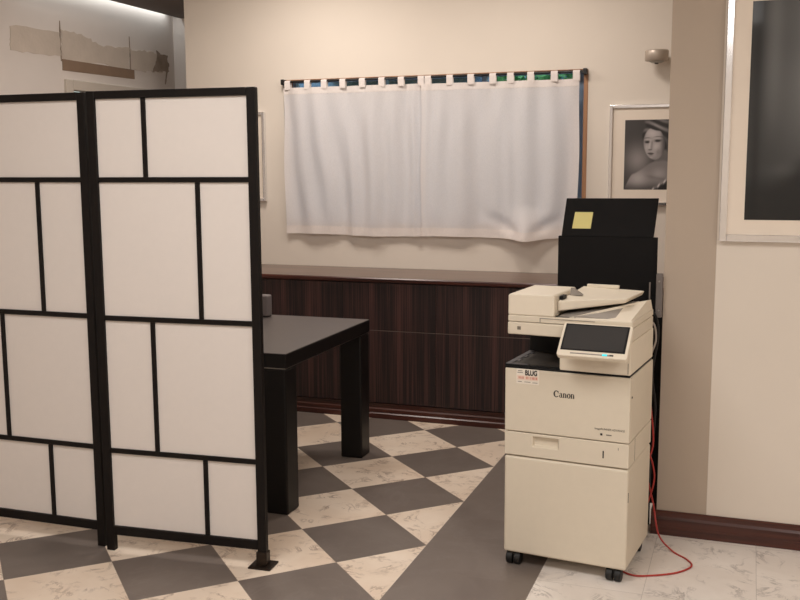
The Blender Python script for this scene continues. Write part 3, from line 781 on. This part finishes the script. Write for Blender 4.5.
def gr(v, t=(1.0, .93, .90)):
    v = max(0, min(1, v)); return (v*t[0], v*t[1], v*t[2], 1)
def ell(u, v, cx, cy, rx, ry, rot=0, soft=.15):
    dx, dy = u-cx, v-cy; c, s = math.cos(rot), math.sin(rot); x = (dx*c+dy*s)/rx; y = (-dx*s+dy*c)/ry
    return 1-sm(1-soft, 1+soft, math.hypot(x, y))
def lerp(a, b, t): return a+(b-a)*t
def portrait(u, v):
    # studio portrait of a woman with waved hair, turned to the left
    V = v*1.27
    g_ = .035+.20*math.exp(-(((u-.24)/.20)**2+((V-.72)/.24)**2))+.03*(1-u)
    # hair with bright waves
    hair = ell(u, V, .64, .30, .33, .275, .1, .06)
    r = math.hypot(u-.55, (V-.50)*1.0); wave = (.5+.5*math.sin(46*r+4*math.sin(7*u+3)))**2
    hl = .03+.20*wave*math.exp(-(((u-.56)/.22)**2+((V-.13)/.14)**2))+.05*wave
    g_ = lerp(g_, hl, hair)
    # neck, shoulders
    g_ = lerp(g_, .13+.16*math.exp(-((u-.68)/.06)**2)*sm(.70, .85, V), ell(u, V, .665, .78, .135, .24, .2, .12))
    edge = .97-.24*sm(.10, .58, u)+.34*(1-sm(-.06, .16, u))
    sh = sm(0, .05, V-edge)
    shade = .20+.20*math.exp(-(((u-.25)/.16)**2+((V-1.06)/.14)**2))+.13*math.exp(-(((u-.62)/.12)**2+((V-.98)/.10)**2))-.05*math.exp(-((V-1.04-.2*(u-.5))/.03)**2)*sm(.3, .5, u)-.12*sm(1.1, 1.27, V)
    g_ = lerp(g_, shade, sh)
    # beaded strap over a dark gown
    line = V-(1.27-.72*(u-.52))
    g_ = lerp(g_, .025, sm(.0, .02, line)*sm(.45, .52, u))
    bead = math.exp(-(line/.028)**2)*sm(.45, .52, u)*(.15+.85*max(0, math.sin(u*75+V*20)))
    g_ = lerp(g_, .65, bead)
    # face
    f = ell(u, V, .525, .435, .185, .290, -.10, .06)
    t = .36+.16*math.exp(-(((u-.49)/.10)**2+((V-.25)/.08)**2))+.14*math.exp(-(((u-.565)/.065)**2+((V-.49)/.07)**2))+.10*math.exp(-(((u-.385)/.04)**2+((V-.50)/.06)**2))
    t -= .26*sm(.60, .70, u)+.10*(1-sm(.34, .40, u))+.10*sm(.62, .73, V)
    t -= .13*math.exp(-(((u-.60)/.04)**2+((V-.58)/.09)**2))
    for ex, ey, k in ((.405, .405, .8), (.585, .385, 1)):
        t -= .20*ell(u, V, ex, ey-.005, .062*k, .032, -.05, .5)+.22*ell(u, V, ex, ey, .040*k, .015, 0, .5)
        t += .10*math.exp(-(((u-ex)/.05)**2+((V-ey+.042)/.012)**2))
        t -= .24*math.exp(-(((u-ex)/(.07*k))**2)-((V-(ey-.078+1.6*(u-ex-.01)**2))/.009)**2)
    t += .13*math.exp(-((u-.452+.13*(V-.4))/.016)**2)*sm(.34, .40, V)*(1-sm(.51, .54, V))
    t -= .12*math.exp(-((u-.490+.06*(V-.4))/.016)**2)*sm(.36, .42, V)*(1-sm(.53, .56, V))
    t -= .20*ell(u, V, .452, .545, .034, .012, 0, .5)
    t -= .27*ell(u, V, .468, .612, .056, .017, .04, .35)+.12*ell(u, V, .470, .634, .040, .012, .04, .5)
    t += .07*math.exp(-(((u-.47)/.04)**2+((V-.685)/.02)**2)); t -= .07*ell(u, V, .47, .657, .035, .008, 0, .5)
    g_ = lerp(g_, max(.03, t), f)
    # hair line over the forehead
    g_ = lerp(g_, hl, ell(u, V, .60, .08, .25, .125, .18, .12))
    return gr(g_*1.05, (1.0, .90, .88))
def dark_photo(u, v):
    V = v*1.3
    h = .5+.5*math.sin(u*3+V*9+2*math.sin(V*4))
    g_ = .035+.15*math.exp(-(((u-.42)/.24)**2+((V-.42)/.46)**2))+.012*h+.05*(1-sm(0, .35, V))*sm(.1, .4, u)
    g_ += .075*math.exp(-((u-.14)/.055)**2)*(1-sm(.3, .95, V))-.02*math.exp(-((u-.05)/.03)**2)
    g_ = lerp(g_, .010, ell(u, V, .585, .60, .16, .22, 0, .08))
    g_ = lerp(g_, .018, sm(0, .16, V-(1.0-.22*sm(.12, .5, u)))*.85)
    g_ += .02*math.exp(-(((u-.24)/.10)**2+((V-1.0)/.04)**2))
    return gr(g_, (.98, .98, .97))
def blank_photo(u, v):
    V = v*1.27
    return gr(.05+.2*math.exp(-(((u-.45)/.2)**2+((V-.5)/.3)**2)), (1, .93, .9))
framed('silver-framed black-and-white portrait of a woman, on the window wall beside the right wall', .945, 1.465, 1.312, 1.912, YB-.001, .020, .030, (.093, .097, .095, .090), lambda w, h: tone_grid(w, h, 150, 190, portrait))
framed('silver picture frame left of the window, half hidden behind the folding screen', -1.898, -1.383, 1.318, 1.925, YB-.001, .020, .030, (.093, .097, .095, .090), lambda w, h: tone_grid(w, h, 30, 40, blank_photo))
framed('large silver-framed dark photograph on the white part of the right wall', 1.656, 2.44, 1.250, 2.262, YR-.001, .028, .032, (.092, .092, .086, .086), lambda w, h: tone_grid(w, h, 90, 120, dark_photo))

# ------------------------------------------------------------------ puck-shaped wall lamp
lp = thing('wall_lamp', 'small round metal lamp high on the window wall above the portrait', 'lamp', (1.218, 1.2, 2.150))
bm = bmesh.new(); lathe(bm, [(.060, .004), (.067, .008), (.068, .060), (.064, .066), (.0, .066)][:4], 40); obj('shade', bm, 'steel', lp)
bm = bmesh.new(); lathe(bm, [(.030, -.006), (.040, .0), (.046, .0035)], 32); obj('lens_ring', bm, 'alu', lp)
bm = bmesh.new(); lathe(bm, [(.010, -.012), (.013, -.0065)], 20); obj('lens', bm, 'pr_inner', lp)
bm = bmesh.new(); cyl(bm, (0, .060, .036), (0, .099, .036), .012, 14); obj('wall_arm', bm, 'steel', lp)

# ------------------------------------------------------------------ light
def area(name, loc, size, power, rgb, rot=(0, 0, 0), sy=None, spread=None):
    l = bpy.data.lights.new(name, 'AREA'); l.energy = power; l.color = rgb; l.size = size
    if sy: l.shape = 'RECTANGLE'; l.size_y = sy
    if spread: l.spread = math.radians(spread)
    o = bpy.data.objects.new(name, l); COL.objects.link(o); o.location = loc; o.rotation_euler = rot; return o
WARM = (1, .92, .85); NEUT = (1, .98, .96)
area('ceiling_light', (.3, -3.2, HC-.03), 1.2, 41, NEUT)
area('ceiling_light', (3.0, -3.4, HC-.03), 1.2, 36, NEUT)
area('ceiling_light', (1.0, -6.2, HC-.03), 1.6, 47, NEUT)
area('ceiling_light', (-.9, .35, HC-.03), .5, 21, WARM)
area('ceiling_light', (.5, .2, HC-.03), .5, 18, WARM)
area('cove_light', (XL+.042, 1.15, 2.765), .03, 1.6, (.95, 1, 1), (0, 0, 0), 1.7)

w = bpy.data.worlds.new('sky'); SC.world = w; w.use_nodes = True
nt = w.node_tree; sk = nt.nodes.new('ShaderNodeTexSky'); sk.sky_type = 'NISHITA'; sk.sun_disc = False; sk.sun_elevation = math.radians(28); sk.sun_rotation = math.radians(200)
nt.links.new(sk.outputs[0], nt.nodes['Background'].inputs[0]); nt.nodes['Background'].inputs[1].default_value = .35

# ------------------------------------------------------------------ camera
S = .4
f_px, yaw, pitch, roll = 980.1757, -.3434, .1353, -.0048
cam = bpy.data.cameras.new('camera'); co = bpy.data.objects.new('camera', cam); COL.objects.link(co)
cam.sensor_width = 36; cam.sensor_fit = 'HORIZONTAL'; cam.lens = 36*f_px/800
f = Vector((math.sin(yaw)*math.cos(pitch), math.cos(yaw)*math.cos(pitch), -math.sin(pitch)))
r0 = Vector((math.cos(yaw), -math.sin(yaw), 0)); u0 = r0.cross(f)
rv = r0*math.cos(roll)+u0*math.sin(roll); uv = -r0*math.sin(roll)+u0*math.cos(roll)
co.matrix_world = Matrix(((rv.x, uv.x, -f.x, 4.4323*S), (rv.y, uv.y, -f.y, -12.0416*S), (rv.z, uv.z, -f.z, 3.8789*S), (0, 0, 0, 1)))
SC.camera = co
vs = SC.view_settings; vs.view_transform = 'Standard'; vs.look = 'None'; vs.gamma = 1; vs.use_curve_mapping = False; vs.exposure = .07
